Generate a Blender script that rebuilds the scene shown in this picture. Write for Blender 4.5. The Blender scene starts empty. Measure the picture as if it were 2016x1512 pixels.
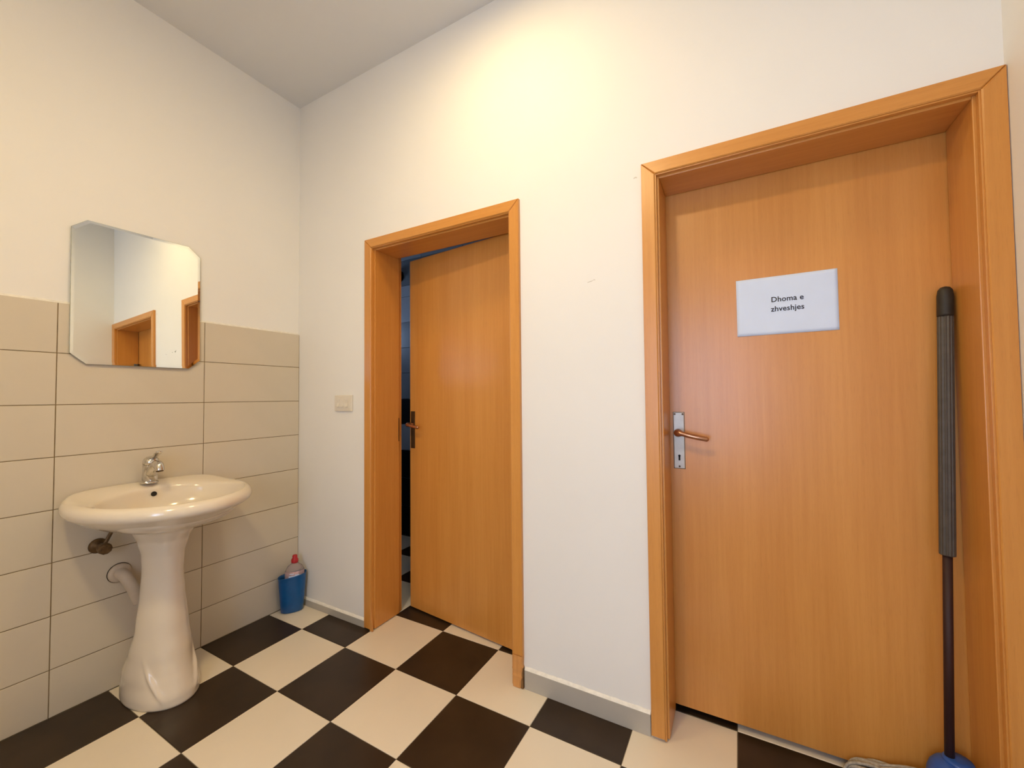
import bpy, bmesh, math, random
from mathutils import Vector, Matrix

random.seed(7)
S = bpy.context.scene
COL = S.collection
PI = math.pi

# ------------------------------------------------------------------ camera, world, lights, exposure
RX = Vector((0.875, 0.484, -0.009))
cam_data = bpy.data.cameras.new('camera')
cam = bpy.data.objects.new('camera', cam_data); COL.objects.link(cam)
YAW, PITCH, ROLL, FPX = math.radians(118.93), math.radians(1.70), math.radians(-0.52), 804.4
fw = Vector((math.cos(PITCH) * math.cos(YAW), math.cos(PITCH) * math.sin(YAW), math.sin(PITCH)))
rt = Vector((math.sin(YAW), -math.cos(YAW), 0)); up = rt.cross(fw)
R_ = math.cos(ROLL) * rt + math.sin(ROLL) * up
U_ = -math.sin(ROLL) * rt + math.cos(ROLL) * up
cam.matrix_world = Matrix(((R_.x, U_.x, -fw.x, 2.2937), (R_.y, U_.y, -fw.y, -1.5211), (R_.z, U_.z, -fw.z, 1.1962), (0, 0, 0, 1)))
cam_data.sensor_fit = 'HORIZONTAL'; cam_data.sensor_width = 36.0
cam_data.lens = FPX / 2016 * 36.0
cam_data.clip_start = 0.02
S.camera = cam

SKY_STRENGTH = 12.8
LAMP_STRENGTH = 69.0
FILL_LAMP_STRENGTH = 190.0  # added fill lamp behind the viewer
LAMP_COLOR = (1.0, 0.745, 0.37)
W = bpy.data.worlds.new('sky'); S.world = W; W.use_nodes = True
bg = W.node_tree.nodes['Background']
SKY_COLOR = (0.50, 0.67, 1.0)
bg.inputs['Color'].default_value = (*SKY_COLOR, 1)
bg.inputs['Strength'].default_value = SKY_STRENGTH

def portal(name, loc, rot, sx, sy):
    d = bpy.data.lights.new(name, 'AREA'); d.shape = 'RECTANGLE'; d.size = sx; d.size_y = sy
    d.cycles.is_portal = True
    o = bpy.data.objects.new(name, d); COL.objects.link(o); o.location = loc; o.rotation_euler = rot
    return o

# windows the daylight comes through (outside the picture)
WIN1 = (1.62, 2.42, 0.60, 2.00)      # x0, x1, z0, z1 in the wall behind the camera
REV = 0.48                           # depth of the window reveal
YF = -2.5                            # front wall plane
WIN2 = (0.50, 0.86, 1.66, 2.04)      # y0, y1, z0, z1 in the outer side wall of the dim room
XR2 = 1.70
portal('window_portal', ((WIN1[0] + WIN1[1]) / 2, YF - REV - 0.01, (WIN1[2] + WIN1[3]) / 2), (PI / 2, 0, 0), WIN1[1] - WIN1[0], WIN1[3] - WIN1[2])
portal('window_portal', (-1.13, (WIN2[0] + WIN2[1]) / 2, (WIN2[2] + WIN2[3]) / 2), (PI / 2, 0, -PI / 2), WIN2[1] - WIN2[0], WIN2[3] - WIN2[2])

S.view_settings.view_transform = 'Standard'; S.view_settings.look = 'None'
S.view_settings.gamma = 1.0; S.view_settings.use_curve_mapping = False
S.view_settings.exposure = 0.0

# ------------------------------------------------------------------ materials
def nt(name):
    m = bpy.data.materials.new(name); m.use_nodes = True
    t = m.node_tree; b = t.nodes['Principled BSDF']
    return m, t, b

def noise(t, scale, detail=3, rough=0.5, vec=None):
    n = t.nodes.new('ShaderNodeTexNoise'); n.inputs['Scale'].default_value = scale
    n.inputs['Detail'].default_value = detail; n.inputs['Roughness'].default_value = rough
    if vec is not None: t.links.new(vec, n.inputs['Vector'])
    return n

def ramp(t, fac, stops):
    r = t.nodes.new('ShaderNodeValToRGB'); e = r.color_ramp.elements
    while len(e) < len(stops): e.new(0.5)
    for k, (p, c) in enumerate(stops):
        e[k].position = p; e[k].color = (*c, 1)
    t.links.new(fac, r.inputs['Fac']); return r

def bump(t, b, h, strength, dist):
    n = t.nodes.new('ShaderNodeBump'); n.inputs['Strength'].default_value = strength; n.inputs['Distance'].default_value = dist
    t.links.new(h, n.inputs['Height']); t.links.new(n.outputs['Normal'], b.inputs['Normal'])

def plain(name, col, rough=0.5, metal=0.0, var=0.06, scale=8.0, bmp=0.0, bscale=60, coat=0.0, spec=0.5):
    m, t, b = nt(name)
    tc = t.nodes.new('ShaderNodeTexCoord')
    n = noise(t, scale, 4, 0.55, tc.outputs['Object'])
    lo = tuple(c * (1 - var) for c in col); hi = tuple(min(1, c * (1 + var)) for c in col)
    r = ramp(t, n.outputs['Fac'], [(0.3, lo), (0.7, hi)])
    t.links.new(r.outputs['Color'], b.inputs['Base Color'])
    b.inputs['Roughness'].default_value = rough; b.inputs['Metallic'].default_value = metal
    b.inputs['Coat Weight'].default_value = coat; b.inputs['Coat Roughness'].default_value = 0.05
    b.inputs['Specular IOR Level'].default_value = spec
    if bmp:
        n2 = noise(t, bscale, 5, 0.6, tc.outputs['Object'])
        bump(t, b, n2.outputs['Fac'], bmp, 0.002)
    return m

def wood(name, axis, light=(0.655, 0.290, 0.060), dark=(0.575, 0.235, 0.042), rough=0.38):
    m, t, b = nt(name)
    tc = t.nodes.new('ShaderNodeTexCoord')
    def stretched(s_cross, s_long, detail):
        mp = t.nodes.new('ShaderNodeMapping')
        sc = [s_cross] * 3; sc[axis] = s_long
        mp.inputs['Scale'].default_value = sc
        t.links.new(tc.outputs['Object'], mp.inputs['Vector'])
        return noise(t, 1.0, detail, 0.55, mp.outputs['Vector'])
    broad = stretched(9, 0.5, 2)
    fine = stretched(90, 3.0, 4)
    fleck = stretched(420, 26.0, 2)
    mx = t.nodes.new('ShaderNodeMix'); mx.data_type = 'FLOAT'; mx.inputs[0].default_value = 0.45
    t.links.new(broad.outputs['Fac'], mx.inputs[2]); t.links.new(fine.outputs['Fac'], mx.inputs[3])
    r = ramp(t, mx.outputs[0], [(0.36, dark), (0.64, light)])
    fr = ramp(t, fleck.outputs['Fac'], [(0.55, (1, 1, 1)), (0.8, (0.80, 0.76, 0.72))])
    mm = t.nodes.new('ShaderNodeMix'); mm.data_type = 'RGBA'; mm.blend_type = 'MULTIPLY'; mm.inputs[0].default_value = 0.55
    t.links.new(r.outputs['Color'], mm.inputs[6]); t.links.new(fr.outputs['Color'], mm.inputs[7])
    t.links.new(mm.outputs[2], b.inputs['Base Color'])
    b.inputs['Roughness'].default_value = rough
    b.inputs['Coat Weight'].default_value = 0.35; b.inputs['Coat Roughness'].default_value = 0.27
    bump(t, b, fine.outputs['Fac'], 0.05, 0.001)
    return m

M = {}
M['paint'] = plain('wall_paint', (0.83, 0.815, 0.78), 0.62, var=0.015, scale=1.6, bmp=0.12, bscale=45)
M['ceiling'] = plain('ceiling_paint', (0.74, 0.735, 0.72), 0.8, var=0.012, scale=2, bmp=0.06, bscale=40)
M['tile'] = plain('wall_tile_glaze', (0.63, 0.56, 0.445), 0.34, var=0.03, scale=3.0, bmp=0.03, bscale=14)
M['grout'] = plain('brown_grout', (0.17, 0.115, 0.05), 0.9, var=0.4, scale=14, bmp=0.3)
M['floor_grout'] = plain('floor_grout', (0.20, 0.165, 0.11), 0.9, var=0.3, scale=10, bmp=0.3)
M['cream'] = plain('cream_floor_tile', (0.78, 0.70, 0.57), 0.34, var=0.035, scale=2.2, bmp=0.03, bscale=20)
M['black'] = plain('black_floor_tile', (0.032, 0.019, 0.010), 0.34, var=0.3, scale=5, bmp=0.03, bscale=20, spec=0.3)
M['wood_v'] = wood('beech_vertical', 2)
M['wood_h'] = wood('beech_horizontal', 0)
M['wood_worn'] = wood('beech_water_worn', 2, (0.66, 0.31, 0.09), (0.50, 0.21, 0.045), 0.6)
M['wood_dark'] = plain('dark_split_wood', (0.20, 0.10, 0.03), 0.8, var=0.3, scale=60)
M['gap'] = plain('dark_gap', (0.03, 0.016, 0.008), 0.9)
M['skirt'] = plain('skirting_tile', (0.45, 0.415, 0.355), 0.4, var=0.05, scale=5)
M['bead'] = plain('filler_bead', (0.80, 0.77, 0.70), 0.6, var=0.08, scale=60, bmp=0.4)
M['ceramic'] = plain('white_ceramic', (0.77, 0.69, 0.575), 0.16, var=0.012, scale=3, coat=0.5)
M['chrome'] = plain('chrome', (0.62, 0.60, 0.57), 0.16, 1.0, var=0.15, scale=60)
M['hole'] = plain('dark_hole', (0.012, 0.008, 0.006), 0.8)
M['brass'] = plain('tarnished_brass', (0.13, 0.075, 0.03), 0.5, 0.5, var=0.4, scale=90, bmp=0.3)
M['pvc'] = plain('grey_plastic_pipe', (0.55, 0.46, 0.36), 0.45, var=0.08, scale=20)
M['plastic'] = plain('cream_switch_plastic', (0.76, 0.70, 0.60), 0.35, var=0.02)
M['plate'] = plain('bronze_plate', (0.42, 0.36, 0.29), 0.42, 0.7, var=0.12, scale=14)
M['bronze'] = plain('bronze_lever', (0.42, 0.21, 0.12), 0.22, 0.85, var=0.15, scale=25)
M['dark_plate'] = plain('dark_bronze_plate', (0.10, 0.055, 0.022), 0.4, 0.6, var=0.2, scale=25)
M['paper'] = plain('white_paper', (0.66, 0.77, 0.98), 0.75, var=0.02, scale=9)
M['ink'] = plain('black_ink', (0.035, 0.035, 0.05), 0.8)
M['grip'] = plain('grey_rubber_grip', (0.075, 0.064, 0.052), 0.5, var=0.15, scale=40)
M['cap'] = plain('black_rubber_cap', (0.022, 0.018, 0.012), 0.6, var=0.25, scale=50)
M['pole'] = plain('dark_maroon_pole', (0.026, 0.005, 0.004), 0.62, var=0.15, scale=20)
M['blue'] = plain('blue_plastic', (0.02, 0.085, 0.34), 0.4, var=0.08, scale=20)
M['strand'] = plain('grey_mop_yarn', (0.36, 0.32, 0.26), 0.95, var=0.3, scale=120)
M['cup'] = plain('blue_cup_plastic', (0.005, 0.088, 0.28), 0.30, var=0.12, scale=25)
M['red'] = plain('red_cap_plastic', (0.42, 0.012, 0.02), 0.35, var=0.1, scale=60)
M['label'] = plain('pink_label', (0.50, 0.32, 0.36), 0.5, var=0.25, scale=70)
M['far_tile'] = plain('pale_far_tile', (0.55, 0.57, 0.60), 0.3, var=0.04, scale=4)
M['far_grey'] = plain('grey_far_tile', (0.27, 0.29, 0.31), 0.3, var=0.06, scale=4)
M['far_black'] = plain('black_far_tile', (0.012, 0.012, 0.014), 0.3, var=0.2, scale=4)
M['frame_white'] = plain('white_window_frame', (0.75, 0.75, 0.74), 0.4, var=0.02)
M['smudge'] = plain('grey_smudge', (0.60, 0.57, 0.50), 0.8, var=0.1, scale=60)

m, t, b = nt('mirror_silver'); M['mirror'] = m
b.inputs['Metallic'].default_value = 1.0; b.inputs['Roughness'].default_value = 0.012
tc = t.nodes.new('ShaderNodeTexCoord'); n = noise(t, 5, 3, 0.5, tc.outputs['Object'])
r = ramp(t, n.outputs['Fac'], [(0.3, (0.86, 0.885, 0.83)), (0.7, (0.90, 0.92, 0.87))]); t.links.new(r.outputs['Color'], b.inputs['Base Color'])
M['mirror_edge'] = plain('ground_glass_edge', (0.34, 0.36, 0.30), 0.25, var=0.2, scale=40)

m, t, b = nt('clear_bottle'); M['bottle'] = m
b.inputs['Base Color'].default_value = (0.80, 0.70, 0.72, 1); b.inputs['Roughness'].default_value = 0.12
b.inputs['Transmission Weight'].default_value = 0.75; b.inputs['IOR'].default_value = 1.2
tc = t.nodes.new('ShaderNodeTexCoord'); n = noise(t, 30, 2, 0.5, tc.outputs['Object']); bump(t, b, n.outputs['Fac'], 0.1, 0.002)

m, t, b = nt('window_pane'); M['pane'] = m
tr = t.nodes.new('ShaderNodeBsdfTransparent'); gl = t.nodes.new('ShaderNodeBsdfGlossy'); gl.inputs['Roughness'].default_value = 0.05
mxs = t.nodes.new('ShaderNodeMixShader'); mxs.inputs[0].default_value = 0.06
t.links.new(tr.outputs[0], mxs.inputs[1]); t.links.new(gl.outputs[0], mxs.inputs[2])
t.links.new(mxs.outputs[0], t.nodes['Material Output'].inputs['Surface'])

for key, st_ in (('diffuser', LAMP_STRENGTH), ('fill_diffuser', FILL_LAMP_STRENGTH)):
    m, t, b = nt('lamp_' + key); M[key] = m
    b.inputs['Base Color'].default_value = (0.9, 0.87, 0.8, 1)
    b.inputs['Emission Color'].default_value = (*LAMP_COLOR, 1); b.inputs['Emission Strength'].default_value = st_

# ------------------------------------------------------------------ mesh helpers
def mesh_obj(name, bm, mat, parent=None, smooth=False, loc=None):
    bmesh.ops.recalc_face_normals(bm, faces=bm.faces)
    me = bpy.data.meshes.new(name); bm.to_mesh(me); bm.free()
    o = bpy.data.objects.new(name, me); COL.objects.link(o)
    if mat is not None:
        me.materials.append(M[mat] if isinstance(mat, str) else mat)
    if smooth:
        for p in me.polygons: p.use_smooth = True
    if parent is not None: o.parent = parent
    if loc is not None: o.location = loc
    return o

def tag(o, label, cat, kind=None, group=None):
    if label: o['label'] = label
    if cat: o['category'] = cat
    if kind: o['kind'] = kind
    if group: o['group'] = group
    return o

def empty(name, label, cat, kind=None, loc=(0, 0, 0), rot=(0, 0, 0)):
    o = bpy.data.objects.new(name, None); COL.objects.link(o); o.location = loc; o.rotation_euler = rot
    o.empty_display_size = 0.05
    return tag(o, label, cat, kind)

def box(bm, x0, x1, y0, y1, z0, z1, bev=0.0, seg=2):
    g = bmesh.ops.create_cube(bm, size=1.0)
    vs = g['verts']
    for v in vs:
        v.co = Vector(((x0 + x1) / 2 + v.co.x * (x1 - x0), (y0 + y1) / 2 + v.co.y * (y1 - y0), (z0 + z1) / 2 + v.co.z * (z1 - z0)))
    if bev:
        es = list({e for v in vs for e in v.link_edges})
        bmesh.ops.bevel(bm, geom=es, offset=bev, segments=seg, affect='EDGES', profile=0.5)

def box_obj(name, mat, dims, parent=None, bev=0.0, smooth=False):
    bm = bmesh.new(); box(bm, *dims, bev=bev); return mesh_obj(name, bm, mat, parent, smooth)

def loft(bm, rings, cap0=True, cap1=True, closed=True):
    vr = [[bm.verts.new(p) for p in r] for r in rings]
    n = len(rings[0])
    for a, c in zip(vr, vr[1:]):
        for k in range(n if closed else n - 1):
            k2 = (k + 1) % n
            bm.faces.new((a[k], a[k2], c[k2], c[k]))
    if cap0: bm.faces.new(list(reversed(vr[0])))
    if cap1: bm.faces.new(vr[-1])
    return vr

def circle(c, r, n, ax=Vector((0, 0, 1)), ry=None, rot=0.0):
    ax = Vector(ax).normalized()
    u = ax.orthogonal().normalized() if abs(ax.z) < 0.999 else Vector((1, 0, 0))
    if abs(ax.z) < 0.999:
        u = Vector((0, 0, 1)).cross(ax).normalized()
    v = ax.cross(u)
    ry = r if ry is None else ry
    return [Vector(c) + u * (r * math.cos(2 * PI * k / n + rot)) + v * (ry * math.sin(2 * PI * k / n + rot)) for k in range(n)]

def lathe(bm, prof, c=(0, 0, 0), n=32, ax=(0, 0, 1), cap0=True, cap1=True):
    ax = Vector(ax).normalized()
    loft(bm, [circle(Vector(c) + ax * h, max(r, 1e-4), n, ax) for r, h in prof], cap0, cap1)

def tube(bm, pts, rad, n=12):
    pts = [Vector(p) for p in pts]
    rads = rad if isinstance(rad, (list, tuple)) else [rad] * len(pts)
    rings = []; u = None
    for k, p in enumerate(pts):
        d = (pts[min(k + 1, len(pts) - 1)] - pts[max(k - 1, 0)]).normalized()
        if u is None: u = d.orthogonal().normalized()
        u = (u - d * u.dot(d)).normalized(); v = d.cross(u)
        rings.append([p + u * (rads[k] * math.cos(2 * PI * j / n)) + v * (rads[k] * math.sin(2 * PI * j / n)) for j in range(n)])
    loft(bm, rings)

def spline(pts, per=8):
    pts = [Vector(p) for p in pts]; out = []
    for k in range(len(pts) - 1):
        p0 = pts[max(k - 1, 0)]; p1 = pts[k]; p2 = pts[k + 1]; p3 = pts[min(k + 2, len(pts) - 1)]
        for j in range(per):
            u = j / per
            out.append(0.5 * ((2 * p1) + (p2 - p0) * u + (2 * p0 - 5 * p1 + 4 * p2 - p3) * u * u + (3 * p1 - p0 - 3 * p2 + p3) * u ** 3))
    out.append(pts[-1]); return out

def lerp_table(tab, z):
    for a, c in zip(tab, tab[1:]):
        if a[0] <= z <= c[0]:
            u = (z - a[0]) / (c[0] - a[0]); u = u * u * (3 - 2 * u) * 0.5 + u * 0.5
            return [p + (q - p) * u for p, q in zip(a[1:], c[1:])]
    return list(tab[0][1:]) if z < tab[0][0] else list(tab[-1][1:])

# ------------------------------------------------------------------ the room shell
XC, ZC = 2.914, 2.964            # right wall plane, ceiling height
WT = 0.205                       # thickness of the wall with the doors
YFAR = 1.2
D1 = (0.613, 1.457, 1.995)       # rough openings x0, x1, top
D2 = (2.043, 2.866, 1.995)

bm = bmesh.new()
box(bm, -1.0, D1[0], 0, WT, 0, ZC); box(bm, D1[1], D2[0], 0, WT, 0, ZC); box(bm, D2[1], 3.15, 0, WT, 0, ZC)
box(bm, D1[0], D1[1], 0, WT, D1[2], ZC); box(bm, D2[0], D2[1], 0, WT, D2[2], ZC)
wall_back = tag(mesh_obj('wall_back', bm, 'paint'), 'white painted wall with the two beech doors', 'wall', 'structure')
bm = bmesh.new(); box(bm, -0.14, -0.010, -2.62, 0.0, 0, ZC)
wall_left = tag(mesh_obj('wall_left', bm, 'paint'), 'cream painted wall behind the washbasin, tiled below', 'wall', 'structure')
bm = bmesh.new(); box(bm, XC, XC + 0.13, -2.62, 0.0, 0, ZC)
tag(mesh_obj('wall_right', bm, 'paint'), 'narrow strip of cream wall right of the door with the paper sign', 'wall', 'structure')
bm = bmesh.new()
x0, x1, z0, z1 = WIN1
box(bm, -0.14, x0, YF - REV, YF, 0, ZC); box(bm, x1, XC + 0.13, YF - REV, YF, 0, ZC)
box(bm, x0, x1, YF - REV, YF, 0, z0); box(bm, x0, x1, YF - REV, YF, z1, ZC)
tag(mesh_obj('wall_front', bm, 'paint'), 'white painted wall behind the viewer, with a window', 'wall', 'structure')
bm = bmesh.new(); box(bm, -1.12, 3.25, YF - REV - .02, 1.35, ZC, ZC + 0.12)
tag(mesh_obj('ceiling', bm, 'ceiling'), 'plain pale grey painted ceiling', 'ceiling', 'structure')

win = empty('window_1', 'bright window in the wall behind the viewer', 'window', 'structure', ((x0 + x1) / 2, YF - REV + 0.06, z0))
def wbox(nm, mat, a):
    bm = bmesh.new(); box(bm, *a, bev=0.004); return mesh_obj(nm, bm, mat, win)
w_, h_ = (x1 - x0) / 2, z1 - z0
for s in (-1, 1):
    wbox('frame_side', 'frame_white', (min(s * w_, s * (w_ - .05)), max(s * w_, s * (w_ - .05)), -.03, .03, 0, h_))
wbox('frame_top', 'frame_white', (-w_ + .05, w_ - .05, -.03, .03, h_ - .05, h_))
wbox('frame_bottom', 'frame_white', (-w_ + .05, w_ - .05, -.03, .03, 0, .05))
wbox('mullion', 'frame_white', (-.025, .025, -.03, .03, .05, h_ - .05))
for s in (-1, 1):
    bm = bmesh.new(); box(bm, min(s * .025, s * (w_ - .05)), max(s * .025, s * (w_ - .05)), -.003, .003, .05, h_ - .05)
    mesh_obj('pane', bm, 'pane', win)

# rooms behind the doors
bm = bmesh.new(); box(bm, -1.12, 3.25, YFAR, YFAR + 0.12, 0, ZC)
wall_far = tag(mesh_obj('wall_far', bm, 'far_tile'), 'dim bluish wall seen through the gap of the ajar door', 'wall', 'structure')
y0, y1, z0, z1 = WIN2
bm = bmesh.new()
box(bm, -1.12, -1.0, 0, y0, 0, ZC); box(bm, -1.12, -1.0, y1, YFAR, 0, ZC); box(bm, -1.12, -1.0, y0, y1, 0, z0); box(bm, -1.12, -1.0, y0, y1, z1, ZC)
tag(mesh_obj('wall_far_left', bm, 'far_tile'), 'side wall with a small window in the dim room behind the ajar door', 'wall', 'structure')
bm = bmesh.new(); box(bm, XR2, XR2 + 0.1, WT, YFAR, 0, ZC)
tag(mesh_obj('wall_far_right', bm, 'far_tile'), 'partition wall between the rooms behind the two doors', 'wall', 'structure')
bm = bmesh.new(); box(bm, 3.15, 3.25, 0, YFAR, 0, ZC)
tag(mesh_obj('wall_far_end', bm, 'far_tile'), 'end wall of the room behind the closed door', 'wall', 'structure')
w2 = empty('window_2', 'small high window of the dim room behind the ajar door', 'window', 'structure', (-1.06, (y0 + y1) / 2, z0))
bm = bmesh.new(); hw, hh = (y1 - y0) / 2, z1 - z0
for a in ((-.02, .02, -hw, -hw + .04, 0, hh), (-.02, .02, hw - .04, hw, 0, hh), (-.02, .02, -hw + .04, hw - .04, 0, .04), (-.02, .02, -hw + .04, hw - .04, hh - .04, hh)):
    box(bm, *a)
mesh_obj('frame', bm, 'frame_white', w2)
bm = bmesh.new(); box(bm, -.002, .002, -hw + .04, hw - .04, .04, hh - .04); mesh_obj('pane', bm, 'pane', w2)

# ------------------------------------------------------------------ floor: grout bed and single tiles
T, FA, FB = 0.3295, 0.2885, 0.1676
bm = bmesh.new(); box(bm, -1.12, 3.25, -2.65, 1.35, -0.12, -0.0022)
floor = tag(mesh_obj('floor', bm, 'floor_grout'), 'black and cream checkerboard tiled floor', 'floor', 'structure')
cache = {}
G = 0.0011
def clip_tile(x0, x1, y0, y1, mat):
    key = (round(x1 - x0, 4), round(y1 - y0, 4), mat)
    if key not in cache:
        bm = bmesh.new(); sx, sy = (x1 - x0) / 2, (y1 - y0) / 2
        e = 0.0012
        loft(bm, [[(-sx, -sy, -.008), (sx, -sy, -.008), (sx, sy, -.008), (-sx, sy, -.008)],
                  [(-sx, -sy, -e), (sx, -sy, -e), (sx, sy, -e), (-sx, sy, -e)],
                  [(-sx + e, -sy + e, 0), (sx - e, -sy + e, 0), (sx - e, sy - e, 0), (-sx + e, sy - e, 0)]])
        bmesh.ops.recalc_face_normals(bm, faces=bm.faces)
        me = bpy.data.meshes.new('tile'); bm.to_mesh(me); bm.free(); me.materials.append(M[mat]); cache[key] = me
    o = bpy.data.objects.new('tile', cache[key]); COL.objects.link(o); o.parent = floor
    o.location = ((x0 + x1) / 2, (y0 + y1) / 2, 0)
    return o
for i in range(-4, 9):
    for j in range(-5, 8):
        x0, x1 = FA + i * T, FA + (i + 1) * T
        y1, y0 = -(FB + j * T), -(FB + (j + 1) * T)
        lo_x = 0.0 if y1 < 0.02 else -1.0
        if y1 > 0.02 and y0 < 0.0: lo_x = 0.0           # rows that run under the door wall
        x0 = max(x0, lo_x + .001); x1 = min(x1, XC - .001); y0 = max(y0, YF + .001); y1 = min(y1, YFAR - .001)
        if x1 - x0 < 0.012 or y1 - y0 < 0.012: continue
        if y0 > 0.3 and x1 > XR2: 
            if x0 > XR2 + .05 and y0 > 0.5: continue
        clip_tile(x0 + G, x1 - G, y0 + G, y1 - G, 'cream' if (i + j) % 2 == 0 else 'black')

# ------------------------------------------------------------------ left wall tiles (proud of the plaster)
box_obj('grout_bed', 'grout', (-0.0098, -0.0016, YF + .002, -0.0005, 0.0, 1.5725), wall_left)
ycol = [-0.0005, -0.4964, -0.9945, -1.4925, -1.9905, -2.4885]
zrow = [0.0, 0.1786] + [0.1786 + 0.2 * k for k in range(1, 7)] + [1.5737]
tcache = {}
for c in range(len(ycol) - 1):
    for k in range(len(zrow) - 1):
        ya, yb, za, zb = ycol[c + 1] + .0013, ycol[c] - .0013, zrow[k] + .0013, zrow[k + 1] - (.0013 if k < len(zrow) - 2 else 0)
        key = (round(yb - ya, 4), round(zb - za, 4))
        if key not in tcache:
            bm = bmesh.new(); sy, sz = (yb - ya) / 2, (zb - za) / 2; e = 0.0012
            def rr(s, x): return [(x, -sy + s, -sz + s), (x, sy - s, -sz + s), (x, sy - s, sz - s), (x, -sy + s, sz - s)]
            loft(bm, [rr(0, -.0098), rr(0, -e), rr(e, 0)])
            bmesh.ops.recalc_face_normals(bm, faces=bm.faces)
            me = bpy.data.meshes.new('tile'); bm.to_mesh(me); bm.free(); me.materials.append(M['tile']); tcache[key] = me
        o = bpy.data.objects.new('tile', tcache[key]); COL.objects.link(o); o.parent = wall_left
        o.location = (random.uniform(-.0004, 0.0003), (ya + yb) / 2, (za + zb) / 2)
bm = bmesh.new()                                   # filler fillet on top of the tiles
pr = [(-0.0099, 1.5737), (-0.001, 1.5737), (-0.004, 1.577), (-0.0099, 1.583)]
loft(bm, [[(x, y, z) for x, z in pr] for y in (YF + .002, -.001)])
mesh_obj('filler_bead', bm, 'bead', wall_left)

# ------------------------------------------------------------------ far wall tiles in the dim room
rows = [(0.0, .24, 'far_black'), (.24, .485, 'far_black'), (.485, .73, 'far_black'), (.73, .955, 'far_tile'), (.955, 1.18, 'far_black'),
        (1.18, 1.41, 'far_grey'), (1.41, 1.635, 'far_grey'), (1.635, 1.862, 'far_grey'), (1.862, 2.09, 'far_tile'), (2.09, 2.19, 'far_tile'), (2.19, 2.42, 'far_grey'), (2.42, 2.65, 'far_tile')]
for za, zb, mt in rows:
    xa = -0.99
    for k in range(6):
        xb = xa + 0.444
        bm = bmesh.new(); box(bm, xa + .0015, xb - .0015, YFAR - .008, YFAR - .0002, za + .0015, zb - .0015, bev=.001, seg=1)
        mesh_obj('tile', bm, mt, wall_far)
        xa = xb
t_ = empty('wall_fitting', 'small dark round fitting high on the dim wall behind the ajar door', 'fitting', None, (-0.36, YFAR - .008, 2.28))
bm = bmesh.new(); lathe(bm, [(.055, 0), (.055, .02), (.045, .05), (.03, .06)], ax=(0, -1, 0)); mesh_obj('housing', bm, 'hole', t_, True)
bm = bmesh.new(); lathe(bm, [(.018, .0602), (.016, .066), (.008, .070)], c=(.012, 0, 0), ax=(0, -1, 0)); mesh_obj('lens', bm, 'chrome', t_, True)

# ------------------------------------------------------------------ skirting
sk = empty('baseboard_back', 'grey tile skirting with white filler along the foot of the door wall', 'baseboard', 'structure')
def skirting(xa, xb, h, lo):
    box_obj('skirting_tile', 'skirt', (xa, xb, -.010, -.0003, lo, h), sk, bev=.0012)
    bm = bmesh.new(); n = 24; rings = []
    for k in range(n + 1):
        x = xa + (xb - xa) * k / n; j = random.uniform(-.0015, .0015)
        rings.append([(x, -.0003, h), (x, -.0095, h), (x, -.006 + j * .5, h + .005 + j), (x, -.0003, h + .010 + j)])
    loft(bm, rings); mesh_obj('filler_bead', bm, 'bead', sk)
skirting(0.001, 0.568, 0.036, 0.0)
skirting(1.504, 2.0005, 0.076, 0.0)

# ------------------------------------------------------------------ doors
def casing_bar(door, name, pts_outer, mat, y_front=-0.016, worn=None):
    """mitred casing bar: 4 corner points (x,z) of its face, back to the wall, softened edges"""
    bm = bmesh.new(); e = 0.003
    c = Vector((sum(p[0] for p in pts_outer) / 4, 0, sum(p[1] for p in pts_outer) / 4))
    def ring(y, inset):
        out = []
        n = 4
        for k in range(n):
            p = Vector((pts_outer[k][0], 0, pts_outer[k][1])); a = Vector((pts_outer[k - 1][0], 0, pts_outer[k - 1][1])); b_ = Vector((pts_outer[(k + 1) % n][0], 0, pts_outer[(k + 1) % n][1]))
            d = ((a - p).normalized() + (b_ - p).normalized()); d = d.normalized() if d.length > 1e-6 else Vector((0, 0, 0))
            q = p + d * inset; out.append((q.x, y, q.z))
        return out
    loft(bm, [ring(-0.0004, 0), ring(y_front + e, 0), ring(y_front, e * 1.2)])
    return mesh_obj(name, bm, mat, door)

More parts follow.
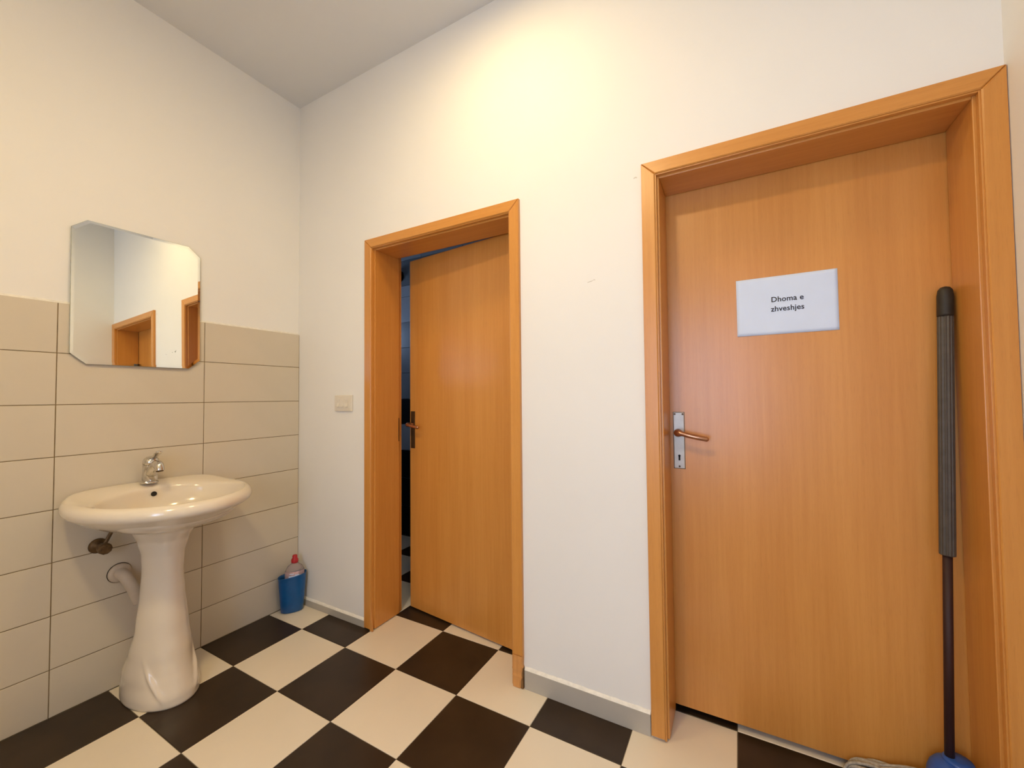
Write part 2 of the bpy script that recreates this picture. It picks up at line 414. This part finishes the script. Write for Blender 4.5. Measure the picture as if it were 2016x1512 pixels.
def door_frame(door, X0, X1, ZT, cw=0.047, low_left=0.0, low_right=0.0, left_depth=0.162):
    g = 0.0004
    xi0, xi1, zi = X0 + cw, X1 - cw, ZT - cw
    casing_bar(door, 'casing', [(X0, low_left), (xi0, low_left), (xi0, zi - g), (X0, ZT - g)], 'wood_v')
    casing_bar(door, 'casing', [(xi1, low_right), (X1, low_right), (X1, ZT - g), (xi1, zi - g)], 'wood_v')
    casing_bar(door, 'casing', [(X0 + g, ZT), (xi0 + g, zi), (xi1 - g, zi), (X1 - g, ZT)], 'wood_h')
    # stepped lining: narrow groove, then the jamb that runs back to the leaf
    st = 0.011
    jx0, jx1, jz = xi0 + st, xi1 - st, zi - st
    YB = 0.162
    for nm, a, mt in (('jamb', (X0 + .045, jx0, .0055, left_depth, 0.004, jz + .01), 'wood_v'), ('jamb', (jx1, X1 - .045, .0055, YB, 0.004, jz + .01), 'wood_v'),
                      ('head_jamb', (jx0, jx1, .0055, YB, jz, jz + .018), 'wood_h')):
        box_obj(nm, mt, a, door, bev=.002)
    for nm, a, mt in (('stop_strip', (X0 + .0445, xi0 + .004, -.010, .0052, 0.004, zi + .002), 'wood_v'), ('stop_strip', (xi1 - .004, X1 - .0445, -.010, .0052, 0.004, zi + .002), 'wood_v'),
                      ('head_strip', (xi0 + .004, xi1 - .004, -.010, .0052, zi - .004, zi + .002), 'wood_h')):
        box_obj(nm, mt, a, door, bev=.0008)
    # rebate behind the leaf line
    for nm, a, mt in (('rebate', (X0 + .0415, jx0 - (.011 if left_depth < .17 else .0125), left_depth + .0002, WT + .004, 0.004, jz + .02), 'wood_v'), ('rebate', (jx1 + .011, X1 - .045, YB + .0002, WT + .004, 0.004, jz + .02), 'wood_v'),
                      ('head_rebate', (X0 + .045, X1 - .045, YB + .0002, WT + .004, jz + .0205, jz + .030), 'wood_h')):
        box_obj(nm, mt, a, door)
    return jx0, jx1, jz

def lever(bm, base, out, along, drop, L=0.105, r0=.014):
    base, out, along = Vector(base), Vector(out), Vector(along)
    pts = spline([base, base + out * .030, base + out * .046 + along * .012 + Vector((0, 0, .001)), base + out * .050 + along * .045 + Vector((0, 0, -drop * .35)),
                  base + out * .048 + along * (L - .02) + Vector((0, 0, -drop * .8)), base + out * .043 + along * L + Vector((0, 0, -drop))], 6)
    n = len(pts); rads = []
    for k in range(n):
        u = k / (n - 1)
        r = .0105 if u < .2 else (.0125 if u < .42 else .0088)
        if u > .93: r = .0088 * math.sqrt(max(0.05, 1 - ((u - .93) / .07) ** 2))
        rads.append(r)
    for _ in range(2): rads = [rads[0]] + [(rads[k - 1] + 2 * rads[k] + rads[k + 1]) / 4 for k in range(1, n - 1)] + [rads[-1]]
    tube(bm, pts, rads, 14)

# --- door 1 (ajar, opens away, hinged on its right)
d1 = empty('door_1', 'narrow beech door standing ajar, its frame worn at the foot', 'door', 'structure', (0, 0, 0))
jx0, jx1, jz = door_frame(d1, 0.572, 1.499, 2.032, low_left=.006, low_right=.13, left_depth=.180)
hx, hy = 1.438, 0.1665
ang = math.radians(-6.5)
leaf = bpy.data.objects.new('door_leaf', None)
bm = bmesh.new(); box(bm, -0.805, 0.0, 0.0, 0.04, 0.010, 1.985, bev=.0015)
leaf = mesh_obj('door_leaf', bm, 'wood_v', d1); leaf.location = (hx, hy, 0); leaf.rotation_euler = (0, 0, ang)
bm = bmesh.new(); box(bm, -0.795, -0.762, -.004, -.0002, .905, 1.115, bev=.0015); mesh_obj('handle_plate', bm, 'dark_plate', leaf)
bm = bmesh.new(); lever(bm, (-.778, -.004, 1.04), (0, -1, 0), (1, 0, 0), .012, .10); mesh_obj('lever_handle', bm, 'bronze', leaf, True)
bm = bmesh.new(); lever(bm, (-.778, .044, 1.04), (0, 1, 0), (-1, 0, 0), -.004, .10); mesh_obj('lever_handle', bm, 'brass', leaf, True)
bm = bmesh.new(); box(bm, -.8065, -.8052, .010, .030, .93, 1.10); mesh_obj('lock_face', bm, 'plate', leaf)
bm = bmesh.new(); box(bm, jx0 + .0001, jx0 + .0010, .1735, .1792, .95, 1.08, bev=.0003); mesh_obj('strike_plate', bm, 'dark_plate', d1)
# worn, swollen foot of the right casing and its split edge
def worn_foot(x0, x1, z0, z1, yf, bulge, taper):
    bm = bmesh.new(); n, k2 = 14, 8; rings = []
    for a in range(n + 1):
        z = z0 + (z1 - z0) * a / n; u = a / n
        b_ = bulge * math.sin(PI * min(1, (1 - u) * 1.1)) * (0.6 + .4 * math.sin(a * 1.7))
        xl = x0 - b_ * .35 + taper * max(0, .35 - u) + random.uniform(-.0012, .0012); xr = x1 + b_ * .6 - .016 * max(0, .62 - u) + random.uniform(-.0015, .0015)
        y = yf - b_ * .7
        rings.append([(xl, -.0005, z), (xl, y + .003, z), (xl + .004, y - random.uniform(0, .0015), z), ((xl + xr) / 2, y - random.uniform(0, .001), z), (xr - .004, y - random.uniform(0, .0015), z), (xr, y + .003, z), (xr, -.0005, z)])
    loft(bm, rings); return mesh_obj('swollen_foot', bm, 'wood_worn', d1)
worn_foot(1.4525, 1.4985, 0.0015, 0.1295, -.0165, .0035, .0)
bm = bmesh.new()
loft(bm, [[(1.4905, -.0155, .0018), (1.5005, -.0155, .0018), (1.5005, -.0005, .0018), (1.4905, -.0005, .0018)], [(1.4965, -.0165, .085), (1.5005, -.0165, .085), (1.5005, -.0005, .085), (1.4965, -.0005, .085)]])
mesh_obj('split_edge', bm, 'wood_dark', d1)
# left casing foot: two splinters bending away from the jamb
for dx, top, w in ((0.0, .16, .006), (.010, .10, .005)):
    bm = bmesh.new()
    loft(bm, [[(.622 + dx - .002, -.020, .003), (.622 + dx + w, -.020, .003), (.622 + dx + w, -.0105, .003), (.622 + dx - .002, -.0105, .003)],
              [(.6215 + dx * .5, -.0175, top * .6), (.6215 + dx * .5 + w * .6, -.0175, top * .6), (.6215 + dx * .5 + w * .6, -.0105, top * .6), (.6215 + dx * .5, -.0105, top * .6)],
              [(.621, -.013, top), (.622, -.013, top), (.622, -.0105, top), (.621, -.0105, top)]])
    mesh_obj('splinter', bm, 'wood_worn', d1)

# --- door 2 (closed, with the paper sign)
d2 = empty('door_2', 'closed beech door carrying a printed paper sign', 'door', 'structure', (0, 0, 0))
kx0, kx1, kz = door_frame(d2, 2.003, 2.913, 2.033, low_left=.010, low_right=0.0)
bm = bmesh.new(); box(bm, kx0 - .008, kx1 + .008, 0.1645, 0.203, 0.024, kz + .016, bev=.0015)
leaf2 = mesh_obj('door_leaf', bm, 'wood_v', d2)
YL = 0.1645
bm = bmesh.new(); box(bm, 2.0735, 2.1115, YL - .004, YL - .0002, .915, 1.128, bev=.0014); mesh_obj('handle_plate', bm, 'plate', leaf2)
bm = bmesh.new(); box(bm, 2.0719, 2.1131, YL - .0018, YL - .0001, .9134, 1.1296); mesh_obj('plate_rim', bm, 'dark_plate', leaf2)
bm = bmesh.new(); lathe(bm, [(.0155, 0), (.0155, .007), (.0135, .013), (.012, .016)], c=(2.090, YL - .004, 1.050), ax=(0, -1, 0)); mesh_obj('rosette', bm, 'bronze', leaf2, True)
bm = bmesh.new(); lever(bm, (2.090, YL - .010, 1.052), (0, -1, 0), (1, 0, 0), .019, .108); mesh_obj('lever_handle', bm, 'bronze', leaf2, True)
bm = bmesh.new(); lathe(bm, [(.0044, 0), (.0044, .0012)], c=(2.0925, YL - .0042, .963), n=16, ax=(0, -1, 0)); box(bm, 2.0893, 2.0957, YL - .0054, YL - .0042, .945, .963); mesh_obj('keyhole', bm, 'hole', leaf2)
for x, z in ((2.0785, 1.1215), (2.1065, 1.1215), (2.0925, .9225)):
    bm = bmesh.new(); lathe(bm, [(.0036, 0), (.0036, .0008), (.002, .0016)], c=(x, YL - .004, z), n=14, ax=(0, -1, 0)); mesh_obj('screw', bm, 'dark_plate', leaf2)

# --- paper sign
sg = empty('paper_sign', 'white printed paper sign reading Dhoma e zhveshjes, stuck on the closed door', 'sign', None, (2.4425, YL - .0003, 1.505))
bm = bmesh.new(); nx, nz = 24, 16; grid = {}
def lift(u, v):
    return .0005 + .0009 * (1 + math.sin(u * 9 + v * 6)) * .5 + .003 * max(0, .25 - u - v * .6)
for a in range(nx + 1):
    for c in range(nz + 1):
        u, v = a / nx, c / nz
        grid[a, c] = bm.verts.new(((u - .5) * .2925, -lift(u, v), (v - .5) * .203))
for a in range(nx):
    for c in range(nz):
        bm.faces.new((grid[a, c], grid[a + 1, c], grid[a + 1, c + 1], grid[a, c + 1]))
pp = mesh_obj('paper', bm, 'paper', sg, True)
so = pp.modifiers.new('thickness', 'SOLIDIFY'); so.thickness = 0.0004; so.offset = 0
sg.rotation_euler = (0, math.radians(-0.2), 0)
def text_mesh(name, body, size, loc, parent, mat, off=0.0, xs=1.0):
    cu = bpy.data.curves.new(name, 'FONT'); cu.body = body; cu.size = size; cu.align_x = 'CENTER'; cu.offset = off; cu.space_character = 1.02; cu.resolution_u = 4
    o = bpy.data.objects.new('tmp_text', cu); COL.objects.link(o)
    dg = bpy.context.evaluated_depsgraph_get(); me = bpy.data.meshes.new_from_object(o.evaluated_get(dg))
    bpy.data.objects.remove(o)
    me.transform(Matrix.Rotation(PI / 2, 4, 'X') @ Matrix.Diagonal((xs, 1, 1, 1)))
    me.materials.clear(); me.materials.append(M[mat])
    ob = bpy.data.objects.new(name, me); COL.objects.link(ob); ob.parent = parent; ob.location = loc
    return ob
text_mesh('lettering', 'Dhoma e', .0255, (.0065, -.0021, .0115), sg, 'ink', .0004, .97)
text_mesh('lettering', 'zhveshjes', .0255, (.0065, -.0021, -.0215), sg, 'ink', .0004, .97)

# ------------------------------------------------------------------ mirror (leans back on the top edge of the tiles)
nrm = Vector((1, -0.007, 0.021)).normalized()
my, mz = (0 - 0, 1)
mroot = empty('wall_mirror', 'frameless mirror with clipped corners above the washbasin', 'mirror', None, (0.0075, -0.7425, 1.340))
zax = (Vector((0, 0, 1)) - nrm * nrm.z).normalized(); yax = zax.cross(nrm)
mroot.rotation_euler = Matrix((nrm, yax, zax)).transposed().to_euler()
HW, HT, CC, CZ = 0.221, 0.587, 0.046, 0.041
outl = [(-HW + CC, 0), (HW - CC, 0), (HW, CZ), (HW, HT - CZ), (HW - CC, HT), (-HW + CC, HT), (-HW, HT - CZ), (-HW, CZ)]
def oct_ring(x, s):
    return [(x, y * (HW - s) / HW, HT / 2 + (z - HT / 2) * (HT / 2 - s) / (HT / 2)) for y, z in outl]
bm = bmesh.new(); loft(bm, [oct_ring(0, 0), oct_ring(.0035, 0), oct_ring(.0042, .0008)], cap1=False); mesh_obj('glass_edge', bm, 'mirror_edge', mroot)
bm = bmesh.new(); vs = [bm.verts.new(p) for p in oct_ring(.0043, .0008)]; vi = [bm.verts.new(p) for p in oct_ring(.0050, .010)]
for k in range(8): bm.faces.new((vs[k], vs[(k + 1) % 8], vi[(k + 1) % 8], vi[k]))
bm.faces.new(vi); mesh_obj('mirror_face', bm, 'mirror', mroot)
random.seed(11)
for k, (y, z, s) in enumerate(((.121, .0765, .0022), (.110, .073, .0012), (.124, .081, .0012))):
    bm = bmesh.new(); vs = [bm.verts.new((.0053, y + s * math.cos(a * PI / 4) * random.uniform(.6, 1.3), z + s * 1.6 * math.sin(a * PI / 4) * random.uniform(.6, 1.3))) for a in range(8)]
    bm.faces.new(vs); r_ = bmesh.ops.extrude_face_region(bm, geom=bm.faces[:]); bmesh.ops.translate(bm, verts=[v for v in r_['geom'] if isinstance(v, bmesh.types.BMVert)], vec=(.0003, 0, 0))
    mesh_obj('silver_flaw', bm, 'mirror_edge', mroot)

# ------------------------------------------------------------------ washbasin on its pedestal
YB = -0.722
ws = empty('washbasin', 'white ceramic oval washbasin on a flared pedestal against the tiled wall', 'sink', None, (0, YB, 0))
NB = 72
def outer(th, s=1.0, ins=0.0, xmin=0.002):
    cx, ax, ay = 0.185, 0.372, 0.294
    c, s_ = math.cos(th), math.sin(th)
    x = cx + (ax - ins) * s * c; y = (ay - ins) * s * s_
    x = xmin + .5 * ((x - xmin) + math.sqrt((x - xmin) ** 2 + .05 ** 2)) - .0015
    return Vector((x, y, 0))
def inner(th, s=1.0):
    cx, ax, ay = 0.299, 0.211, 0.236
    c, s_ = math.cos(th), math.sin(th)
    e = 0.92
    return Vector((cx + ax * s * math.copysign(abs(c) ** e, c), ay * s * math.copysign(abs(s_) ** e, s_), 0))
def deck(p):                                         # back ledge rises towards the wall
    u = max(0, min(1, (0.16 - p.x) / 0.15)); u = u * u * (3 - 2 * u)
    return .024 * u * max(0.0, 1 - (abs(p.y) / .31) ** 4)
ths = [2 * PI * k / NB for k in range(NB)]
rings = []
def under(s, z):                                     # underside shell, shrinking to the pedestal head
    r = []
    for th in ths:
        p = outer(th, 1.0); c = Vector((0.17, 0, 0)); q = c + (p - c) * s
        w = max(0.0, 1 - p.x / .06); q.x = q.x * (1 - w) + (p.x + (c.x - p.x) * (1 - s) * .25) * w
        r.append((q.x, q.y, z))
    return r
rings.append(under(.30, .672)); rings.append(under(.46, .680)); rings.append(under(.66, .704)); rings.append(under(.84, .737)); rings.append(under(.945, .762))
def rim(ins, z, dk=1.0):
    r = []
    for th in ths:
        p = outer(th, 1.0, ins); r.append((p.x, p.y, z + dk * deck(p)))
    return r
rings.append(rim(.006, .770, .3)); rings.append(rim(0, .785, .6)); rings.append(rim(.004, .802, .9)); rings.append(rim(.016, .813)); rings.append(rim(.030, .8165))
def blend(u, z, s=1.0, dk=1.0):
    r = []
    for th in ths:
        a = outer(th, 1.0, .030); c = inner(th, s); p = a + (c - a) * u; r.append((p.x, p.y, z + dk * deck(p)))
    return r
rings.append(blend(.55, .8150)); rings.append(blend(.9, .8110)); rings.append(blend(1, .803, 1.0, .8)); rings.append(blend(1, .790, .985, .4))
for s, z in ((.955, .768), (.90, .742), (.80, .716), (.62, .697), (.40, .688), (.16, .685), (.05, .684)):
    rings.append(blend(1, z, s, 0))
bm = bmesh.new(); loft(bm, rings)
bs = mesh_obj('basin', bm, 'ceramic', ws, True)
ss = bs.modifiers.new('smooth', 'SUBSURF'); ss.levels = 1; ss.render_levels = 2
bm = bmesh.new(); ax_o = Vector((.93, 0, .38)).normalized(); lathe(bm, [(.0098, -.008), (.0098, .0012), (.0085, .0018)], c=(0.0960, .000, .7925), n=24, ax=ax_o); mesh_obj('overflow_hole', bm, 'hole', ws)
bm = bmesh.new(); lathe(bm, [(.030, 0), (.030, .002), (.022, .003), (.018, .001)], c=(0.302, 0, .6845)); mesh_obj('drain', bm, 'chrome', ws, True)

# pedestal
tab = [  # z, half width, front x, flange
    (0.0, .117, .358, .004), (.03, .116, .356, .004), (.085, .108, .342, .004), (.17, .096, .320, .002), (.28, .083, .300, .0), (.40, .071, .284, 0.0), (.49, .065, .276, 0.0),
    (.56, .068, .280, 0.0), (.62, .081, .298, 0.0), (.665, .100, .325, 0.0), (.70, .128, .36, 0.0)]
bm = bmesh.new(); NP = 240; rings = []
zs = [0, .006] + [.012 + (.70 - .012) * k / 110 for k in range(111)]
for z in zs:
    w_, f_, fl = lerp_table(tab, z); b_ = .022 + .105 * min(1, max(0, (z - .10) / .16)); m_ = .17 + .015 * min(1, max(0, (z - .10) / .16))
    if z < .004: w_ -= .003; f_ -= .003
    th_r = 1.35 - 1.0 * max(0, 1 - z / .34) ** 1.5
    r = []
    for k in range(NP):
        th = 2 * PI * k / NP; c, s_ = math.cos(th), math.sin(th); aa = abs((th + PI) % (2 * PI) - PI)
        if c >= 0: x = m_ + (f_ - m_) * c; y = w_ * s_
        else: x = m_ + (m_ - b_) * math.copysign(abs(c) ** .7, c); y = w_ * math.copysign(abs(s_) ** .78, s_) * (1 - .10 * abs(c))
        amp = .0075 * max(0, min(1, (z - .015) / .05)) * max(0, min(1, (.23 - z) / .12)) * max(0, min(1, (1.12 - th_r) / .3))
        d = amp * math.exp(-((aa - th_r) / .07) ** 2) - amp * .9 * (1 / (1 + math.exp((aa - th_r + .02) / .05))) * max(0, min(1, (z - .05) / .06)) * .8
        n_ = Vector((c * w_, s_ * (f_ - m_))).normalized() if c >= 0 else Vector((0, math.copysign(1, s_)))
        if c > -.1: x += n_.x * d; y += n_.y * d
        if c < -.2: y += math.copysign(fl, s_) * min(1, (-c - .2) / .3) * (1 if z < .14 else max(0, 1 - (z - .14) / .03))
        r.append((x, y + .006 * max(0, 1 - z / .2), z))
    rings.append(r)
loft(bm, rings); mesh_obj('pedestal', bm, 'ceramic', ws, True)

# mixer tap (a part of the basin)
fc = Vector((.060, -.004, .8365))
bm = bmesh.new(); tilt = Vector((.14, 0, 1)).normalized()
loft(bm, [circle(fc, .031, 28), circle(fc + Vector((0, 0, .004)), .031, 28), circle(fc + Vector((0, 0, .007)), .0275, 28)] +
     [circle(fc + tilt * h, r, 28, tilt) for h, r in ((.014, .0262), (.04, .0262), (.062, .0268), (.078, .0275), (.082, .0262))])
fa = mesh_obj('mixer_tap', bm, 'chrome', ws, True)
bm = bmesh.new(); top = fc + tilt * .083
loft(bm, [circle(top + tilt * h, r, 28, tilt) for h, r in ((.0005, .0280), (.012, .0285), (.022, .0250), (.029, .0175), (.033, .006))])
mesh_obj('cartridge_dome', bm, 'chrome', fa, True)
bm = bmesh.new(); rings = []
for u in range(11):
    s = u / 10; p = top + tilt * (.018 + .010 * s) + Vector((.004 + .068 * s, 0, .024 * s + .004 * s * s)); w = .012 - .001 * s + (.002 if s > .7 else 0); h = .0085 - .0055 * s
    rings.append([p + Vector((0, w * math.cos(2 * PI * k / 14), h * math.sin(2 * PI * k / 14))) for k in range(14)])
loft(bm, rings); mesh_obj('lever', bm, 'chrome', fa, True)
bm = bmesh.new(); sp = spline([fc + tilt * .045 + Vector((.010, 0, 0)), fc + Vector((.040, 0, .068)), fc + Vector((.066, 0, .083)), fc + Vector((.084, 0, .082)), fc + Vector((.093, 0, .070)), fc + Vector((.0955, 0, .060))], 5)
tube(bm, sp, [.022 - .006 * min(1, k / (len(sp) * .7)) for k in range(len(sp))], 18); mesh_obj('spout', bm, 'chrome', fa, True)
bm = bmesh.new(); e_ = fc + Vector((.0958, 0, .0595)); lathe(bm, [(.0125, 0), (.0125, .004), (.009, .0045)], c=e_, ax=(.17, 0, -1), n=20); mesh_obj('aerator', bm, 'dark_plate', fa, True)
bm = bmesh.new(); lathe(bm, [(.004, 0), (.004, .0015), (.0025, .002)], c=fc + Vector((.0275, -.0075, .072)), ax=(.9, -.4, .1), n=12); mesh_obj('index_button', bm, 'dark_plate', fa, True)

# stop valve and waste pipe below the basin
va = empty('stop_valve', 'tarnished brass stop valve on the tiles under the washbasin', 'valve', None, (0.001, -0.868, 0.603))
bm = bmesh.new(); lathe(bm, [(.030, 0), (.029, .004), (.022, .010), (.012, .013), (.012, .030)], ax=(1, 0, 0), n=28); mesh_obj('wall_rosette', bm, 'brass', va, True)
bm = bmesh.new(); lathe(bm, [(.015, .028), (.016, .032), (.016, .052), (.012, .056)], ax=(1, 0, 0), n=8); mesh_obj('body', bm, 'brass', va)
bm = bmesh.new(); lathe(bm, [(.020, .056), (.0225, .060), (.0215, .080), (.016, .085)], ax=(1, 0, 0), n=10); mesh_obj('knob', bm, 'brass', va)
bm = bmesh.new(); tube(bm, spline([(.042, .008, .010), (.046, .022, .045), (.050, .040, .085), (.054, .052, .104)], 6), .0068, 12); mesh_obj('supply_hose', bm, 'brass', va, True)
wp = empty('waste_pipe', 'pale waste pipe running from the tiled wall behind the basin pedestal', 'pipe', None, (0.001, -0.800, 0.470))
bm = bmesh.new(); lathe(bm, [(.0405, 0), (.0405, .001)], ax=(1, 0, 0), n=32); mesh_obj('dark_joint', bm, 'gap', wp, True)
bm = bmesh.new(); lathe(bm, [(.0385, .0022), (.0385, .008), (.034, .013), (.026, .015)], ax=(1, 0, 0), n=32); mesh_obj('wall_collar', bm, 'pvc', wp, True)
bm = bmesh.new(); tube(bm, spline([(.012, 0, 0), (.034, 0.001, -.002), (.052, .010, -.022), (.066, .030, -.075), (.072, .044, -.125)], 7), [.0215] * 29, 20); mesh_obj('pipe', bm, 'pvc', wp, True)

# ------------------------------------------------------------------ light switch
sw = empty('light_switch', 'cream three-rocker light switch on the white wall', 'light switch', None, (0.400, -0.0003, 1.166))
bm = bmesh.new(); box(bm, -.070, .070, -.010, 0, -.044, .044, bev=.003); mesh_obj('plate', bm, 'plastic', sw)
bm = bmesh.new(); box(bm, -.058, .058, -.0112, -.0102, -.033, .033, bev=.0004); mesh_obj('inset', bm, 'plastic', sw)
for k, x in enumerate((-.034, 0.0, .034)):
    bm = bmesh.new(); s = -1 if k == 1 else 1
    pr = [(-.0114, -.020), (-.0114, .020), (-.0150 - .002 * s, .019), (-.0140, 0), (-.0150 + .003 * s if s < 0 else -.0185, -.019)]
    loft(bm, [[(x + dx, y, z) for y, z in pr] for dx in (-.0085, .0085)]); mesh_obj('rocker', bm, 'plastic', sw)

# ------------------------------------------------------------------ scuffs on the door wall
def scuff(pts, w):
    bm = bmesh.new(); n = len(pts)
    for k in range(n - 1):
        (xa, za), (xb, zb) = pts[k], pts[k + 1]
        vs = [(xa, za - w * (.5 + .5 * (k % 2))), (xb, zb - w), (xb, zb + w * .6), (xa, za + w * .7)]
        loft(bm, [[(x, -.0001, z) for x, z in vs], [(x, -.0004, z) for x, z in vs]])
    mesh_obj('scuff', bm, 'smudge', wall_back)
scuff([(1.792, 1.634), (1.803, 1.637), (1.811, 1.638), (1.818, 1.642), (1.823, 1.640)], .0018)
scuff([(1.974, 1.995), (1.980, 1.998), (1.986, 1.996)], .003)

# ------------------------------------------------------------------ blue cup and bottle in the corner
vd = Vector((-.84, .55, 0)).normalized(); pd = Vector((.55, .84, 0)).normalized()
rz = math.atan2(pd.y, pd.x)
cupc = (0.066, -0.078, 0.0005)
cp = empty('blue_cup', 'deep blue oval plastic cup standing in the corner, holding a bottle', 'cup', None, cupc, (0, 0, rz))
bm = bmesh.new(); N = 48
def oval(a, c, z, sx=0.0, tilt_=0.0):
    return [(a * math.copysign(abs(math.cos(2 * PI * k / N)) ** .85, math.cos(2 * PI * k / N)) + sx, c * math.copysign(abs(math.sin(2 * PI * k / N)) ** .85, math.sin(2 * PI * k / N)), z + tilt_ * math.cos(2 * PI * k / N)) for k in range(N)]
outs = [oval(.050, .030, 0), oval(.056, .036, .004), oval(.060, .038, .05), oval(.0645, .040, .11), oval(.069, .042, .175, 0, .004), oval(.0715, .0435, .197, 0, .008), oval(.0725, .0445, .200, 0, .008)]
ins = [oval(.0700, .0420, .200, 0, .008), oval(.0675, .0405, .175, 0, .004), oval(.0625, .038, .11), oval(.058, .036, .05), oval(.054, .034, .008)]
loft(bm, outs + ins); mesh_obj('cup_wall', bm, 'cup', cp, True)
bt = empty('detergent_bottle', 'clear plastic bottle with red cap standing in the blue cup', 'bottle', None, (cupc[0] + pd.x * .012, cupc[1] + pd.y * .012, .0095), (0, 0, rz))
bm = bmesh.new()
loft(bm, [oval(.040, .024, 0), oval(.042, .027, .006), oval(.046, .029, .10), oval(.051, .031, .185), oval(.049, .029, .214), oval(.036, .023, .238), oval(.018, .0165, .251), oval(.0135, .0135, .256), oval(.0135, .0135, .264)])
mesh_obj('bottle_body', bm, 'bottle', bt, True)
bm = bmesh.new(); lathe(bm, [(.0175, .256), (.0185, .259), (.0185, .274), (.0150, .279), (.0125, .284), (.0130, .293), (.0105, .298)], n=24); mesh_obj('screw_cap', bm, 'red', bt, True)
bm = bmesh.new(); rr_ = []
for z in (.120, .150, .180, .213):
    f = .0475 + .045 * (z - .12) if z < .2 else .0505; g_ = .0302 + .02 * (z - .12) if z < .2 else .0300
    rr_.append([(f * math.cos(a), -g_ * math.sin(a), z) for a in [PI * (.12 + .76 * k / 16) for k in range(17)]])
loft(bm, rr_, False, False, closed=False)
lb = mesh_obj('label', bm, 'label', bt, True); so = lb.modifiers.new('thickness', 'SOLIDIFY'); so.thickness = .0005; so.offset = 0
for z, x0, x1 in ((.203, -.026, -.004), (.196, .0, .022), (.187, -.030, .030)):
    bm = bmesh.new(); rr_ = []
    for dz in (-.0022, .0022) if z > .19 else (-.006, .006):
        rr_.append([(x, -.0322 * math.sqrt(1 - (x / .052) ** 2) - .0006, z + dz) for x in [x0 + (x1 - x0) * k / 10 for k in range(11)]])
    loft(bm, rr_, False, False, closed=False); q = mesh_obj('label_stripe', bm, 'paper', bt); so = q.modifiers.new('thickness', 'SOLIDIFY'); so.thickness = .0004

# ------------------------------------------------------------------ mop leaning in the door recess
top = Vector((2.834, .142, 1.506)); bot = Vector((2.790, .098, .17))
axm = (top - bot).normalized()
mp = empty('string_mop', 'string mop with grey ribbed grip and dark pole leaning against the closed door', 'mop', None, (bot.x, bot.y, 0))
o0 = Vector((bot.x, bot.y, 0))
def on(z): return bot + axm * ((z - bot.z) / axm.z) - o0
def along(bm, prof, n=24, ribs=0, amp=0):
    u = axm.orthogonal().normalized(); v = axm.cross(u)
    rings = []
    for z, r in prof:
        c = on(z); rings.append([c + (u * math.cos(2 * PI * k / n) + v * math.sin(2 * PI * k / n)) * (r + (amp * math.cos(ribs * 2 * PI * k / n) if ribs else 0)) for k in range(n)])
    loft(bm, rings)
bm = bmesh.new(); along(bm, [(.155, .0105), (.745, .0105)]); mesh_obj('pole', bm, 'pole', mp, True)
bm = bmesh.new(); along(bm, [(.730, .0162), (.733, .0168), (1.415, .0168), (1.418, .016)], 84, 14, .0011); mesh_obj('ribbed_grip', bm, 'grip', mp, True)
bm = bmesh.new(); along(bm, [(1.4185, .0178), (1.425, .0180), (1.480, .0180), (1.496, .0160), (1.504, .0105), (1.507, .003)]); mesh_obj('end_cap', bm, 'cap', mp, True)
bm = bmesh.new(); lathe(bm, [(.060, .075), (.060, .105), (.058, .128), (.052, .147), (.043, .160), (.030, .168), (.016, .1715), (.0112, .172)], c=(.008, -.010, 0), n=40); mesh_obj('blue_socket', bm, 'blue', mp, True)
bm = bmesh.new(); lathe(bm, [(.0112, .165), (.030, .166), (.033, .172), (.030, .1765), (.0112, .177)], c=(.016, -.006, 0), n=24); mesh_obj('socket_collar', bm, 'blue', mp, True)
bm = bmesh.new(); random.seed(5)
for k in range(150):
    a = random.uniform(PI * .62, PI * 2.05); r = random.uniform(.09, .24) if a < PI * 1.9 else random.uniform(.05, .07)
    dx, dy = math.cos(a), math.sin(a)
    ex = min(max(dx * r, -.235), .045); ey = min(dy * r, .048 + random.uniform(-.02, .006))
    h = random.uniform(.006, .05) * (1 if r < .2 else .7); sw_ = random.uniform(-.02, .02)
    pts = spline([(dx * .045, min(dy * .045, .05), .085), (ex * .38 + sw_ * .5, ey * .38, .085 + h * .3), (ex * .72 + sw_, ey * .75, .030 + h), (ex * .94, ey * .97, .010 + h * .5), (ex, ey, .0055)], 4)
    tube(bm, pts, random.uniform(.0040, .0056), 6)
for k in range(46):
    a = random.uniform(PI * .80, PI * 1.06); r = random.uniform(.19, .245); ex = math.cos(a) * r; ey = min(math.sin(a) * r, .05); h = random.uniform(.0, .030); q = random.uniform(-.012, .012)
    tube(bm, spline([(-.045, q, .088), (ex * .45, ey * .5 + q, .052 + h * .5), (ex * .75, ey * .8 + q, .034 + h), (ex * .93, ey + q * .5, .022 + h * .9), (ex, min(ey - .004, .045), .006)], 4), random.uniform(.0042, .0056), 6)
st = mesh_obj('mop_strands', bm, 'strand', mp, True); st['kind'] = 'stuff'

# ------------------------------------------------------------------ ceiling lamp and an added fill lamp (above the picture)
def ceiling_lamp(x, y, label, mat):
    lp = empty('ceiling_lamp', label, 'lamp', None, (x, y, ZC))
    bm = bmesh.new(); lathe(bm, [(.125, -.0005), (.128, -.02), (.128, -.062), (.118, -.062), (.118, -.03)], n=48); mesh_obj('housing', bm, 'frame_white', lp, True)
    bm = bmesh.new(); lathe(bm, [(.1175, -.056), (.110, -.064), (.08, -.070), (.04, -.073), (.002, -.074)], n=48, cap0=False); mesh_obj('diffuser', bm, mat, lp, True)
ceiling_lamp(1.47, -0.58, 'round warm ceiling lamp close to the wall with the doors', 'diffuser')
ceiling_lamp(1.60, -1.75, 'added unseen ceiling lamp behind the viewer, warm fill light', 'fill_diffuser')  # added fill: evens out the warm light on left wall and floor
